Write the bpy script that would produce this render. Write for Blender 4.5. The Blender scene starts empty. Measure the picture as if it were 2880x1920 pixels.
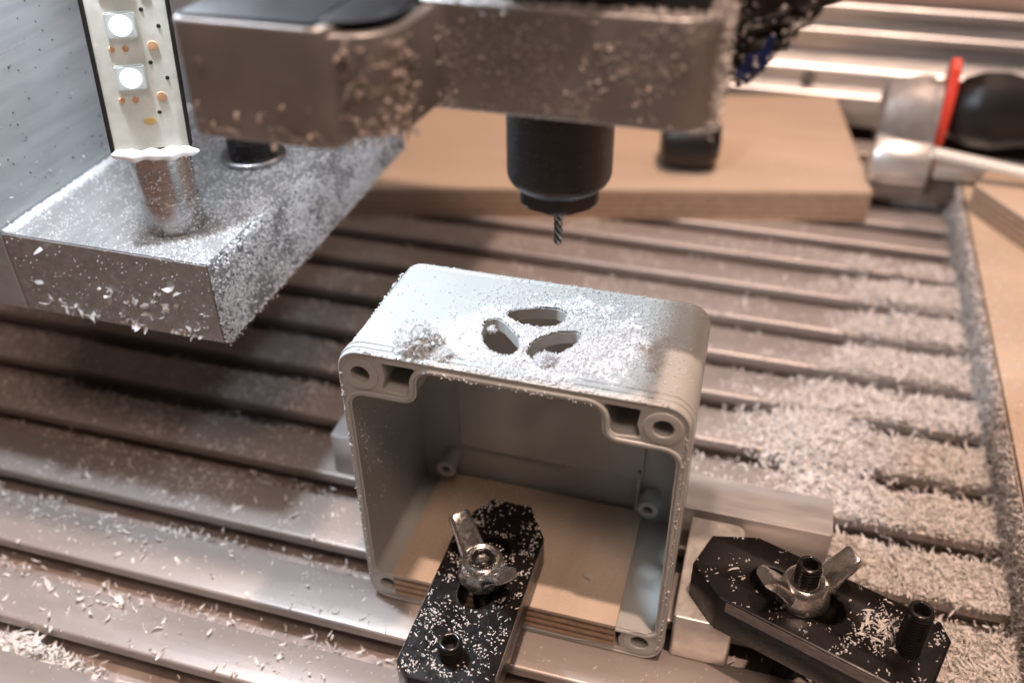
import bpy, bmesh, math, random
import numpy as np
from mathutils import Vector, Matrix
C = bpy.context.scene.collection
S = 0.001                      # everything below is written in millimetres
rnd = random.Random(7); rng = np.random.default_rng(7)

# ------------------------------------------------------------------ camera
sc = bpy.context.scene
cam = bpy.data.objects.new('camera', bpy.data.cameras.new('camera')); C.objects.link(cam); sc.camera = cam
R0, R1, R2 = (0.95937402, 0.28194597, -0.01039067), (-0.15890094, 0.57038884, 0.80585797), (-0.23313513, 0.77146811, -0.59201771)
m = Matrix([[R0[i], R1[i], -R2[i]] for i in range(3)]).to_4x4()
m.translation = Vector((87.58977, -151.18351, 211.47222))*S
cam.matrix_world = m
cd = cam.data; cd.sensor_width = 36; cd.lens = 2634/2880*36; cd.clip_start = 0.005; cd.clip_end = 20
cd.dof.use_dof = True; cd.dof.focus_distance = 0.222; cd.dof.aperture_fstop = 8.8; cd.dof.aperture_blades = 0

# ------------------------------------------------------------------ light
w = bpy.data.worlds.new("World"); sc.world = w; w.use_nodes = True
bg = w.node_tree.nodes['Background']; bg.inputs[0].default_value = (1, .70, .56, 1); bg.inputs[1].default_value = 0.06
def lamp(name, kind, loc, power, color, size=0.01, target=None, **kw):
    l = bpy.data.lights.new(name, kind); l.energy = power; l.color = color
    if kind == 'AREA': l.shape = 'RECTANGLE'; l.size, l.size_y = size
    else: l.shadow_soft_size = size
    for k, v in kw.items(): setattr(l, k, v)
    o = bpy.data.objects.new(name, l); C.objects.link(o); o.location = Vector(loc)*S
    if target: o.rotation_euler = (Vector(target)-Vector(loc)).to_track_quat('-Z', 'Y').to_euler()
    return o
WARM = (1, .70, .56); COOL = (.80, .88, 1)
lamp('workshop_ceiling_lamp', 'POINT', (200, -130, 1500), 76, WARM, .018)
lamp('soft_fill_panel', 'AREA', (250, 350, 1100), 3.6, WARM, (.7, .7), (60, 60, 0))  # added soft area light, gives the slot lips their highlights
lamp('front_fill_lamp', 'AREA', (260, -480, 1250), 6.5, WARM, (.35, .25), (20, 0, 60))  # added soft fill that lifts the box rims
lamp('led_and_fill_light', 'POINT', (-55, 18, 237), 2.1, COOL, .005)
for z in (210, 186, 162, 145, 133): lamp('led_and_fill_light', 'SPOT', (-55.2, 24, z), 0.036, COOL, .006, (-55.2+60, 24-62, z-22), spot_size=math.radians(168), spot_blend=.6)
lamp('led_and_fill_light', 'POINT', (-78, 52, 215), .12, COOL, .004)  # added behind the rod to brighten the side plate, no tape modelled there
for y in (40, 85, 125): lamp('led_and_fill_light', 'SPOT', (-9, y, 113), .055, COOL, .003, (-44, y+2, 95), spot_size=math.radians(96), spot_blend=.5)  # added cool spots on the carriage plate's side face, no fitting behind them
sc.view_settings.view_transform = 'Standard'; sc.view_settings.look = 'None'; sc.view_settings.exposure = 0; sc.view_settings.gamma = 1
sc.cycles.use_denoising = True
sc.cycles.max_bounces = 8; sc.cycles.sample_clamp_indirect = 4

# ------------------------------------------------------------------ helpers
def meta(o, label=None, cat=None, group=None, kind=None):
    if label: o['label'] = label
    if cat: o['category'] = cat
    if group: o['group'] = group
    if kind: o['kind'] = kind
    return o
def empty(name, label, cat, loc=(0, 0, 0), group=None, kind=None):
    o = bpy.data.objects.new(name, None); C.objects.link(o); o.location = Vector(loc)*S; o.empty_display_size = .005
    return meta(o, label, cat, group, kind)
def link(name, me, mat, parent=None, angle=35, smooth=True):
    if mat and not me.materials: me.materials.append(mat)
    if smooth:
        me.polygons.foreach_set('use_smooth', [True]*len(me.polygons)); me.set_sharp_from_angle(angle=math.radians(angle))
    o = bpy.data.objects.new(name, me); C.objects.link(o)
    if parent:
        o.parent = parent
        me.transform(Matrix.Translation(-parent.location))   # world mm -> parent space
    return o
def finish_bm(bm, name):
    me = bpy.data.meshes.new(name); bm.to_mesh(me); bm.free(); me.transform(Matrix.Scale(S, 4)); return me
def box(name, b, mat, parent=None, bev=.4, seg=2, M=None):
    x0, x1, y0, y1, z0, z1 = b
    bm = bmesh.new(); bmesh.ops.create_cube(bm, size=1)
    bmesh.ops.scale(bm, vec=(x1-x0, y1-y0, z1-z0), verts=bm.verts); bmesh.ops.translate(bm, vec=((x0+x1)/2, (y0+y1)/2, (z0+z1)/2), verts=bm.verts)
    if bev: bmesh.ops.bevel(bm, geom=bm.edges[:], offset=bev, segments=seg, affect='EDGES')
    if M is not None: bmesh.ops.transform(bm, matrix=M, verts=bm.verts)
    return link(name, finish_bm(bm, name), mat, parent)
def fillet(poly, r, n=6):
    """round the corners of a 2-D polygon; r is a number or one per corner"""
    out = []; N = len(poly)
    for i, p in enumerate(poly):
        ri = r[i] if isinstance(r, (list, tuple)) else r
        p = Vector(p); a = Vector(poly[i-1])-p; b = Vector(poly[(i+1) % N])-p
        ang = a.angle(b)
        if ri <= 0 or ang > 3.1: out.append(tuple(p)); continue
        d = min(ri/math.tan(ang/2), a.length*.49, b.length*.49); rr = d*math.tan(ang/2)
        c = p+(a.normalized()+b.normalized()).normalized()*(rr/math.sin(ang/2))
        s = p+a.normalized()*d; e = p+b.normalized()*d
        v0 = s-c; v1 = e-c; t = v0.angle(v1); sg = 1 if v0.x*v1.y-v0.y*v1.x > 0 else -1
        for k in range(n+1):
            q = t*k/n*sg; out.append((c.x+v0.x*math.cos(q)-v0.y*math.sin(q), c.y+v0.x*math.sin(q)+v0.y*math.cos(q)))
    return out
def circ(cx, cy, r, n=32): return [(cx+r*math.cos(2*math.pi*k/n), cy+r*math.sin(2*math.pi*k/n)) for k in range(n)]
def extr_mesh(loops, z0, z1, bev=0, M=None, res=2):
    """filled 2-D outline (first loop) with holes, as a plate from z0 to z1 with rounded edges, in mm"""
    cu = bpy.data.curves.new('t', 'CURVE'); cu.dimensions = '2D'; cu.fill_mode = 'BOTH'
    for lp in loops:
        sp = cu.splines.new('POLY'); sp.points.add(len(lp)-1)
        for p, q in zip(sp.points, lp): p.co = (q[0], q[1], 0, 1)
        sp.use_cyclic_u = True
    cu.extrude = (z1-z0)/2-bev; cu.bevel_depth = bev; cu.bevel_resolution = res; cu.offset = -bev
    o = bpy.data.objects.new('t', cu); C.objects.link(o)
    dg = bpy.context.evaluated_depsgraph_get(); me = bpy.data.meshes.new_from_object(o.evaluated_get(dg))
    bpy.data.objects.remove(o); bpy.data.curves.remove(cu)
    me.transform(Matrix.Translation((0, 0, (z0+z1)/2)))
    if M is not None: me.transform(M)
    bm = bmesh.new(); bm.from_mesh(me); bmesh.ops.remove_doubles(bm, verts=bm.verts, dist=.002); bmesh.ops.recalc_face_normals(bm, faces=bm.faces); bm.to_mesh(me); bm.free()
    return me
def extr(name, loops, z0, z1, mat, parent=None, bev=0, M=None, angle=35, res=2):
    me = extr_mesh(loops, z0, z1, bev, M, res); me.transform(Matrix.Scale(S, 4)); return link(name, me, mat, parent, angle)
# a plate drawn in the X-Z plane and extruded along +Y:  (u,v,w) -> (u, w, v)
XZ = Matrix(((1, 0, 0, 0), (0, 0, 1, 0), (0, 1, 0, 0), (0, 0, 0, 1)))
# drawn in Y-Z, extruded along X: (u,v,w)->(w,u,v)
YZ = Matrix(((0, 0, 1, 0), (1, 0, 0, 0), (0, 1, 0, 0), (0, 0, 0, 1)))
def grid_mesh(P, closed_u=True, caps=True):
    """P: (rows, cols, 3) rings"""
    nr, nc = P.shape[:2]; v = P.reshape(-1, 3).tolist(); f = []
    for i in range(nr-1):
        for j in range(nc if closed_u else nc-1):
            a = i*nc+j; b = i*nc+(j+1) % nc; f.append((a, b, b+nc, a+nc))
    if caps:
        f.append(tuple(range(nc))[::-1]); f.append(tuple((nr-1)*nc+j for j in range(nc)))
    me = bpy.data.meshes.new('g'); me.from_pydata(v, [], f); return me
def lathe(name, prof, cx, cy, mat, parent=None, n=64, M=None, angle=30):
    a = np.linspace(0, 2*np.pi, n, endpoint=False)
    P = np.array([[(cx+r*math.cos(t), cy+r*math.sin(t), z) for t in a] for r, z in prof])
    me = grid_mesh(P)
    if M is not None: me.transform(M)
    bm = bmesh.new(); bm.from_mesh(me); bmesh.ops.remove_doubles(bm, verts=bm.verts, dist=1e-4); bmesh.ops.recalc_face_normals(bm, faces=bm.faces); bm.to_mesh(me); bm.free()
    me.transform(Matrix.Scale(S, 4)); return link(name, me, mat, parent, angle)
def tube(name, pts, r, mat, parent=None, n=8):
    pts = [Vector(p) for p in pts]; rows = []
    for i, p in enumerate(pts):
        t = (pts[min(i+1, len(pts)-1)]-pts[max(i-1, 0)]).normalized(); s = t.orthogonal().normalized() if i == 0 else (s-t*s.dot(t)).normalized(); u = t.cross(s)
        ri = r[i] if isinstance(r, (list, tuple)) else r
        rows.append([tuple(p+(s*math.cos(a)+u*math.sin(a))*ri) for a in np.linspace(0, 2*np.pi, n, endpoint=False)])
    me = grid_mesh(np.array(rows)); me.transform(Matrix.Scale(S, 4)); return link(name, me, mat, parent, 60)
# value noise on arrays
_T = rng.random((64, 64))
def vn(x, y, s, seed=0):
    x = np.asarray(x)/s+seed*7.3+100; y = np.asarray(y)/s+seed*3.1+100; i = np.floor(x).astype(int); j = np.floor(y).astype(int); u = x-i; v = y-j
    u = u*u*(3-2*u); v = v*v*(3-2*v); t = lambda a, b: _T[a % 64, b % 64]
    return (t(i, j)*(1-u)+t(i+1, j)*u)*(1-v)+(t(i, j+1)*(1-u)+t(i+1, j+1)*u)*v
def fbm(x, y, s, seed=0, o=3):
    return sum(vn(x, y, s/2**k, seed+k)*.5**k for k in range(o))/sum(.5**k for k in range(o))

# ------------------------------------------------------------------ materials
def nt(name):
    mt = bpy.data.materials.new(name); mt.use_nodes = True; return mt, mt.node_tree.nodes, mt.node_tree.links, mt.node_tree.nodes['Principled BSDF']
def mat(name, col, rough=.5, metal=0, col2=None, nscale=300, stretch=(1, 1, 1), bump=0, bscale=900, rvar=0, spec=.5, detail=4, sss=0, contrast=(.35, .65), bstretch=None, emit=None, coat=0, trans=0):
    mt, N, L, b = nt(name)
    b.inputs['Base Color'].default_value = (*col, 1); b.inputs['Roughness'].default_value = rough; b.inputs['Metallic'].default_value = metal
    b.inputs['Specular IOR Level'].default_value = spec
    if coat: b.inputs['Coat Weight'].default_value = coat; b.inputs['Coat Roughness'].default_value = .15
    if sss: b.inputs['Subsurface Weight'].default_value = sss; b.inputs['Subsurface Radius'].default_value = (.001, .0009, .0008); b.inputs['Subsurface Scale'].default_value = 1
    tc = N.new('ShaderNodeTexCoord')
    def noise(scale, st, det=detail):
        mp = N.new('ShaderNodeMapping'); mp.inputs['Scale'].default_value = st; L.new(tc.outputs['Object'], mp.inputs[0])
        n = N.new('ShaderNodeTexNoise'); n.inputs['Scale'].default_value = scale; n.inputs['Detail'].default_value = det; n.inputs['Roughness'].default_value = .6; L.new(mp.outputs[0], n.inputs['Vector']); return n
    if col2:
        n = noise(nscale, stretch); r = N.new('ShaderNodeValToRGB'); L.new(n.outputs[0], r.inputs[0])
        r.color_ramp.elements[0].position, r.color_ramp.elements[1].position = contrast
        r.color_ramp.elements[0].color = (*col, 1); r.color_ramp.elements[1].color = (*col2, 1); L.new(r.outputs[0], b.inputs['Base Color'])
    if rvar:
        n2 = noise(nscale*1.7, stretch); mr = N.new('ShaderNodeMapRange'); mr.inputs['From Min'].default_value = .3; mr.inputs['From Max'].default_value = .7
        mr.inputs['To Min'].default_value = max(.02, rough-rvar); mr.inputs['To Max'].default_value = min(1, rough+rvar); L.new(n2.outputs[0], mr.inputs[0]); L.new(mr.outputs[0], b.inputs['Roughness'])
    if bump:
        n3 = noise(bscale, bstretch or stretch); bp = N.new('ShaderNodeBump'); bp.inputs['Strength'].default_value = 1; bp.inputs['Distance'].default_value = bump*S; L.new(n3.outputs[0], bp.inputs['Height']); L.new(bp.outputs[0], b.inputs['Normal'])
    if trans:
        tr_ = N.new('ShaderNodeBsdfTranslucent'); tr_.inputs[0].default_value = (*(col2 or col), 1); mx = N.new('ShaderNodeMixShader'); mx.inputs[0].default_value = trans
        out = N['Material Output']; L.new(b.outputs[0], mx.inputs[1]); L.new(tr_.outputs[0], mx.inputs[2]); L.new(mx.outputs[0], out.inputs[0])
    if emit: b.inputs['Emission Color'].default_value = (*emit[0], 1); b.inputs['Emission Strength'].default_value = emit[1]
    return mt
ALU = (.62, .60, .57)
M_bed = mat('anodised_aluminium', (.38, .34, .315), .42, .48, (.47, .43, .40), 60, (.15, 1, 1), .035, 900, .08, bstretch=(.05, 1, 1))
M_bar = mat('milled_aluminium', (.58, .58, .57), .36, .75, (.68, .67, .66), 150, (.2, 1, 1), .02, 1200, .08, bstretch=(.1, 1, 1))
M_block = mat('sawn_aluminium', (.56, .54, .50), .42, .7, (.66, .64, .60), 200, (1, 1, 1), .06, 700, .1, bstretch=(1, 3, .4))
M_plate = mat('brushed_plate_aluminium', (.27, .265, .26), .42, .45, (.36, .355, .35), 400, (1, .1, 1), .02, 1500, .1)
M_wall = mat('brushed_wall_aluminium', (.30, .315, .32), .38, .45, (.38, .395, .40), 90, (1, .25, 2.5), .03, 1200, .12, bstretch=(1, .2, 3))
M_mount = mat('dull_grey_aluminium', (.25, .245, .24), .40, .5, (.33, .32, .31), 60, (1, 1, 1), .03, 1500, .1)
M_rod = mat('steel_rod', (.30, .285, .275), .24, .95, (.50, .48, .47), 900, (.1, .1, 2), .01, 2500, .08)
M_black = mat('black_oxide_steel', (.006, .005, .005), .30, .0, (.011, .009, .0085), 250, (1, 1, 1), .012, 1800, .08, spec=.22)
M_stud = mat('oiled_black_screw', (.022, .02, .019), .22, .6, (.04, .036, .034), 400, spec=.6)
M_edge = mat('scuffed_black_steel', (.10, .085, .075), .42, .5, (.24, .205, .18), 700, (.15, 1, 6), .03, 2500, .1)
M_nose = mat('satin_black_spindle_steel', (.012, .013, .015), .34, .35, (.022, .023, .026), 500, (.05, .05, 4), .03, 900, .06, bstretch=(.05, .05, 6))
M_zinc = mat('zinc_casting', (.55, .53, .50), .24, .95, (.68, .66, .63), 500, (1, 1, 1), .07, 700, .12)
M_cast = mat('rough_sand_casting', (.22, .20, .19), .5, .35, (.34, .32, .30), 120, bump=.2, bscale=400)
M_carb = mat('carbide', (.10, .10, .10), .25, 1.0, (.35, .35, .35), 1500, bump=.02)
M_box = mat('light_grey_abs', (.44, .455, .435), .32, 0, (.475, .49, .47), 60, bump=.008, bscale=2500, rvar=.05, spec=.5, sss=.12)
M_chip = mat('white_plastic_swarf', (.74, .72, .69), .6, 0, (.86, .84, .81), 300, trans=.4)
M_mist = mat('dirty_clinging_swarf', (.42, .37, .33), .7, 0, (.62, .56, .51), 400, trans=.3)
M_pale = mat('pale_clinging_swarf', (.56, .51, .47), .7, 0, (.74, .69, .65), 400, trans=.3)
M_dust = mat('fine_plastic_dust', (.80, .80, .79), .8, 0, (.88, .88, .87), 900, bump=.25, bscale=2200)
M_grain = mat('plastic_grain', (.90, .90, .90), .8, 0, (.95, .95, .95), 700, trans=.6, spec=.1)
M_tuft = mat('pale_swarf_tuft', (.95, .94, .92), .7, 0, (.98, .98, .97), 400, trans=.75)
M_plytop = mat('birch_face_veneer', (.46, .365, .275), .62, 0, (.60, .50, .39), 60, (1, .12, 1), .05, 300, bstretch=(1, .1, 1), contrast=(.3, .7))
M_plytop2 = mat('birch_face_far', (.44, .34, .25), .6, 0, (.56, .44, .335), 30, (.2, 1, 1), .05, 300, bstretch=(.1, 1, 1), contrast=(.3, .7))
M_plyA = mat('ply_light', (.40, .27, .18), .75, 0, (.52, .37, .26), 300, (1, 1, 1), .12, 900)
M_plyB = mat('ply_dark', (.15, .10, .07), .8, 0, (.26, .18, .125), 500, (1, 1, 1), .15, 1300)
M_dusty = mat('dusty_ply_edge', (.25, .19, .16), .85, 0, (.42, .34, .29), 200, (1, 1, 1), .25, 500)
M_rubber = mat('black_plastic', (.008, .0075, .007), .42, 0, bump=.02)
M_red = mat('red_plastic', (.62, .045, .025), .4, 0, (.7, .07, .04), 100)
M_blue = mat('blue_film', (.006, .018, .09), .35, 0, (.012, .03, .14), 300, bump=.05)
M_brush = mat('black_bristle_mass', (.006, .005, .0045), .45, 0, (.02, .015, .012), 500, bump=.4, bscale=900)
M_pcb = mat('white_led_tape', (.50, .50, .44), .35, 0, (.66, .65, .58), 160, bump=.05, bscale=500, emit=((.9, .92, .8), .12))
M_orange = mat('copper_pad', (.62, .33, .17), .4, 0, (.72, .42, .25), 500)
M_tapeyellow = mat('yellow_pad', (.75, .55, .22), .4, 0)
M_dark = mat('black_tape_edge', (.02, .018, .017), .4, 0)
M_led = mat('lit_led_phosphor', (.9, .9, .9), .4, 0, emit=((.86, .93, 1), 9))
M_ledcase = mat('led_case', (.25, .26, .25), .4, 0, emit=((.88, .95, .93), .30))
M_glue = mat('clear_glue', (.85, .85, .83), .15, 0, bump=.15, bscale=250, sss=.3)
M_floor = mat('dusty_machine_floor', (.20, .155, .135), .7, 0, (.27, .21, .185), 15)

# ------------------------------------------------------------------ swarf generators
def curl_templates(n=24, seg=5, curl=(.6, 2.6)):
    T = []
    for _ in range(n):
        c = rnd.uniform(*curl)*rnd.choice((-1, 1)); wd = rnd.uniform(.10, .24); tw = rnd.uniform(-1.5, 1.5); v = []
        for k in range(seg+1):
            t = k/seg-.5; a = c*t
            x = math.sin(a)/c; z = (1-math.cos(a))/c; h = wd*(1-abs(2*t)**3*.8)*(.8+.4*rnd.random())/2
            ct, st = math.cos(tw*t), math.sin(tw*t)
            for s in (-1, 1): v.append((x+rnd.uniform(-.03, .03), s*h*ct, z+s*h*st))
        T.append(v)
    f = [(2*k, 2*k+1, 2*k+3, 2*k+2) for k in range(seg)]
    return np.array(T), np.array(f)
def grain_templates(n=24):
    bm = bmesh.new(); bmesh.ops.create_icosphere(bm, subdivisions=1, radius=.5); base = np.array([v.co[:] for v in bm.verts]); f = np.array([[v.index for v in p.verts] for p in bm.faces]); bm.free()
    T = np.array([base*np.array([rnd.uniform(.6, 1.7), rnd.uniform(.5, 1), rnd.uniform(.5, .9)])*np.array([[rnd.uniform(.7, 1.3)] for _ in range(len(base))]) for _ in range(n)])
    return T, f
CURL = curl_templates(); CURL3 = curl_templates(24, 3); GRAIN = grain_templates(); FIBRE = curl_templates(16, 9, (1.5, 5)); WILD = curl_templates(30, 6, (1.0, 5.0)); WILD[0][:, :, 1] *= 1.2; LONG = curl_templates(24, 6, (1.0, 4.0)); LONG[0][:, :, 1] *= .7; FUZZ = curl_templates(30, 4, (1.5, 5.0)); FUZZ[0][:, :, 1] *= .85; FLAKE = curl_templates(16, 3, (.4, 1.4)); FLAKE[0][:, :, 1:2] *= 2.6
def rand_rot(n, tilt):
    """random rotation: any heading, tilt about a random horizontal axis (rad, array)"""
    a = rng.uniform(0, 2*np.pi, n); b = tilt; r = rng.uniform(0, 2*np.pi, n)
    ca, sa, cb, sb, cr, sr = np.cos(a), np.sin(a), np.cos(b), np.sin(b), np.cos(r)*0+np.cos(r), np.sin(r)
    Rz = np.zeros((n, 3, 3)); Rz[:, 0, 0] = ca; Rz[:, 0, 1] = -sa; Rz[:, 1, 0] = sa; Rz[:, 1, 1] = ca; Rz[:, 2, 2] = 1
    Ry = np.zeros((n, 3, 3)); Ry[:, 0, 0] = cb; Ry[:, 0, 2] = sb; Ry[:, 1, 1] = 1; Ry[:, 2, 0] = -sb; Ry[:, 2, 2] = cb
    k = rng.normal(0, .6, n); Rx = np.zeros((n, 3, 3)); Rx[:, 0, 0] = 1; Rx[:, 1, 1] = np.cos(k); Rx[:, 1, 2] = -np.sin(k); Rx[:, 2, 1] = np.sin(k); Rx[:, 2, 2] = np.cos(k)
    return Rz@Ry@Rx
def scatter(name, pts, size, tmpl, mat, tilt=.35, frame=None, parent=None, label=None, cat=None, kind='stuff', smooth=True):
    T, f = tmpl; n = len(pts)
    if n == 0: return
    idx = rng.integers(0, len(T), n); V = T[idx]*np.asarray(size).reshape(-1, 1, 1)*np.ones((n, 1, 1))
    Rm = rand_rot(n, rng.normal(0, 1, n)*tilt)
    if frame is not None: Rm = np.asarray(frame)[None]@Rm
    V = np.einsum('nij,nkj->nki', Rm, V)+np.asarray(pts)[:, None, :]
    nv = T.shape[1]; F = (f[None]+(np.arange(n)*nv)[:, None, None]).reshape(-1, f.shape[1])
    me = bpy.data.meshes.new(name); k = f.shape[1]
    me.vertices.add(n*nv); me.vertices.foreach_set('co', (V.reshape(-1)*S).astype(np.float32))
    me.loops.add(F.size); me.loops.foreach_set('vertex_index', F.reshape(-1).astype(np.int32))
    me.polygons.add(len(F)); me.polygons.foreach_set('loop_start', (np.arange(len(F))*k).astype(np.int32)); me.update(calc_edges=True)
    me.materials.append(mat)
    if smooth: me.polygons.foreach_set('use_smooth', [True]*len(me.polygons))
    o = bpy.data.objects.new(name, me); C.objects.link(o)
    if parent: o.parent = parent; me.transform(Matrix.Translation(-parent.location))
    return meta(o, label, cat, None, kind)
def pick(n, x0, x1, y0, y1, dens):
    """n points in a rectangle, kept with probability dens(x,y)"""
    x = rng.uniform(x0, x1, n); y = rng.uniform(y0, y1, n); k = rng.random(n) < dens(x, y); return x[k], y[k]

# ================================================================== THE SLOTTED BED
EY = [-110, -85.3, -60.3, -35.2, -12.0, 13.1, 39.7, 64.8, 89.2, 114.4, 138.9, 164.0, 188.7, 213.5, 236.2, 257.5, 282, 307, 332, 357]
SW = 9.0; FLOORZ = -9.5
bed = empty('machine_bed', 'grey aluminium machine bed cut by long parallel slots full of white chips', None, kind='structure')
for k in range(len(EY)-1):
    y0, y1 = EY[k], EY[k+1]-SW
    # cross section in Y-Z: rounded front lip, short wall, undercut
    pr = [(y0+.0, -3.0), (y0, -1.0)]
    for t in np.linspace(0, math.pi/2, 6)[1:]: pr.append((y0+1.0-1.0*math.cos(t), -1.0+1.0*math.sin(t)))
    pr += [(y1-.3, 0), (y1, -.3), (y1, -4.6), (y1-3.4, -5.4), (y1-3.4, FLOORZ), (y0+4.5, FLOORZ), (y0+4.5, -3.8)]
    extr('rib', [pr], -330, 171.3, M_bed, bed, 0, YZ, angle=50)
box('bed_floor', (-330, 171.3, -125, 357, FLOORZ-6, FLOORZ), mat('shaded_slot_floor', (.22, .18, .16), .6, .2, (.34, .29, .26), 80), bed, 0)  # floor colour darkened to deepen the shade in the slots

# ================================================================== FLOOR BEYOND
fl = box('machine_floor', (-700, 900, -400, 1200, -60, -40), M_floor, None, 0); meta(fl, 'dusty brown surface below and beyond the machine bed', None, kind='structure')

# ================================================================== STOP BAR, BLOCK
bar = box('stop_bar', (-30.3, 120.6, 41.2, 55.4, .05, 16), M_bar, None, .45); meta(bar, 'long square aluminium bar lying across the bed behind the grey plastic box', 'metal bar')
blk = extr('stop_block', [fillet([(82.6, 2.8), (97.6, 2.8), (97.6, 38.2), (82.6, 38.2)], [1, 1, 3, .5])], .05, 15.8, M_block, None, .45); meta(blk, 'small rough sawn aluminium block between the grey box and the tip of the black clamp', 'metal block')

# ================================================================== GREY PLASTIC BOX (opening faces the camera)
W, H, D = 81.0, 85.6, 41.0
ebox = empty('plastic_box', 'light grey plastic enclosure standing on its side with three leaf-shaped holes milled in its top', 'plastic box', (0, 0, 0))
def mirror(pts, fx=False, fz=False):
    q = [((W-x) if fx else x, (H-z) if fz else z) for x, z in pts]; return q[::-1] if fx != fz else q
def cavity(off=0):
    # upper-left quarter, counter-clockwise path from the left wall up to the top middle
    ul = [(2.0-off, 66.0), (2.0-off, 72.6+off), (16.2-off*.3, 72.6+off), (20.6-off, 82.4+off)]
    rr = [0, 3.6+off, 0, 0]
    def smooth(p):   # S-curve of the notch built by hand
        out = [(2.0-off, 60.0)]
        c = (5.6, 69.4); r = 3.6+off
        for t in np.linspace(math.pi, math.pi/2, 7): out.append((c[0]+r*math.cos(t), c[1]+r*math.sin(t)))
        c = (15.2, 76.6); r = 3.6-off
        for t in np.linspace(-math.pi/2, -.12, 7): out.append((c[0]+r*math.cos(t), c[1]+r*math.sin(t)))
        c = (22.6, 78.8); r = 3.8+off
        for t in np.linspace(math.pi, math.pi/2, 7): out.append((c[0]+r*math.cos(t), c[1]+r*math.sin(t)))
        return out
    q = smooth(None)
    left_to_top = q
    a = left_to_top                                        # left -> top (clockwise)
    b = [(W-x, z) for x, z in a][::-1]                     # top -> right
    c = [(W-x, (H-z)*.77) for x, z in a]                         # right -> bottom
    d = [(x, (H-z)*.77) for x, z in a][::-1]                     # bottom -> left
    return a+b+c+d
outer = lambda o=0: fillet([(o, o), (W-o, o), (W-o, H-o), (o, H-o)], 5.8-o, 8)
def pocket(fx, fz):
    p = fillet([(10.6, 75.4), (16.4, 74.8), (18.2, 77.6), (18.9, 83.0), (11.0, 83.0), (11.6, 79.0)], [.8, 1.5, 1.5, .4, .4, 2.5], 4)
    return [((W-x) if fx else x, (H-z)*.78+.2 if fz else z) for x, z in p]
HC = [(5.6, 79.2), (W-5.9, 79.2), (5.6, 6.2), (W-5.9, 6.2)]
loops = [outer(0), cavity(0)]+[circ(x, z, 2.25, 28) for x, z in HC]+[pocket(a, b) for a in (0, 1) for b in (0, 1)]
front = extr_mesh(loops, 0, D-2.2, .35, XZ)
back = extr_mesh([outer(0.002)], D-2.4, D, 1.1, XZ)
def taper(me):      # draft: the closed back is a little smaller than the open front
    n = len(me.vertices); co = np.empty(n*3, np.float32); me.vertices.foreach_get('co', co); co = co.reshape(-1, 3)
    f = 1-.018*np.clip(co[:, 1]/D, 0, 1); co[:, 0] = W/2+(co[:, 0]-W/2)*f; co[:, 2] = H/2+(co[:, 2]-H/2)*f; me.vertices.foreach_set('co', co.reshape(-1))
taper(front); taper(back)
for me in (front, back): me.transform(Matrix.Scale(S, 4)); me.materials.append(M_box)
fo = bpy.data.objects.new('case', front); C.objects.link(fo)
# three leaf-shaped windows milled through the top wall
LEAF = [[(31.1, 13.7), (30.3, 17.2), (30.7, 19.6), (32.2, 20.3), (34.4, 19.0), (38.6, 14.6), (39.9, 11.0), (39.5, 8.6), (37.2, 7.6), (34.2, 8.9), (32.0, 11.4)],
        [(33.9, 23.7), (36.0, 25.9), (40.1, 27.7), (44.4, 28.3), (46.8, 27.0), (47.2, 24.2), (45.6, 21.6), (42.2, 20.2), (38.6, 20.6), (35.6, 21.9)],
        [(42.8, 9.8), (42.9, 13.2), (44.4, 16.2), (47.4, 18.8), (50.8, 20.1), (52.3, 18.6), (51.9, 15.6), (49.9, 12.2), (47.2, 9.0), (44.8, 7.7)]]
def grow(lf, k=1.10):
    cx_ = sum(p[0] for p in lf)/len(lf); cy_ = sum(p[1] for p in lf)/len(lf); return [(cx_+(x-cx_)*k, cy_+(y-cy_)*k) for x, y in lf]
LEAF = [grow(l) for l in LEAF]
cutters = []
for lf in LEAF:
    me = extr_mesh([fillet(lf, 1.6, 3)], 70, 95); me.transform(Matrix.Scale(S, 4)); co = bpy.data.objects.new('cut', me); C.objects.link(co); cutters.append(co)
for co in cutters:
    md = fo.modifiers.new('b', 'BOOLEAN'); md.object = co; md.operation = 'DIFFERENCE'; md.solver = 'EXACT'
dg = bpy.context.evaluated_depsgraph_get(); me = bpy.data.meshes.new_from_object(fo.evaluated_get(dg))
for co in cutters: bpy.data.objects.remove(co)
bpy.data.objects.remove(fo)
link('case', me, M_box, ebox, 40)
link('back_wall', back, M_box, ebox, 40)
# sealing bead round the opening and outer lip line
def bead(name, path, y, r, closed=True):
    pts = path; n = len(pts); rows = []
    for i, (x, z) in enumerate(pts):
        a = Vector(pts[i-1]); b = Vector(pts[(i+1) % n]); t = (b-a).normalized(); nn = Vector((-t.y, t.x))
        rows.append([(x+nn.x*r*math.cos(q), y-abs(math.sin(q))*r*.9 if math.sin(q) > 0 else y+.2, z+nn.y*r*math.cos(q)) for q in np.linspace(0, 2*math.pi, 10, endpoint=False)])
    rows.append(rows[0]); me = grid_mesh(np.array(rows), caps=False); me.transform(Matrix.Scale(S, 4)); return link(name, me, M_box, ebox, 60)
bead('sealing_lip', cavity(.75), 0, .62)
def ring(name, cx, cz, r0, r1, y0, y1):
    extr(name, [circ(cx, cz, r1, 40), circ(cx, cz, r0, 32)], y0, y1, M_box, ebox, .25, XZ)
for x, z in HC: ring('screw_boss', x, z, 2.25, 4.4, -.35, .5)
bead('outer_lip', outer(.45), 0, .35)
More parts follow.
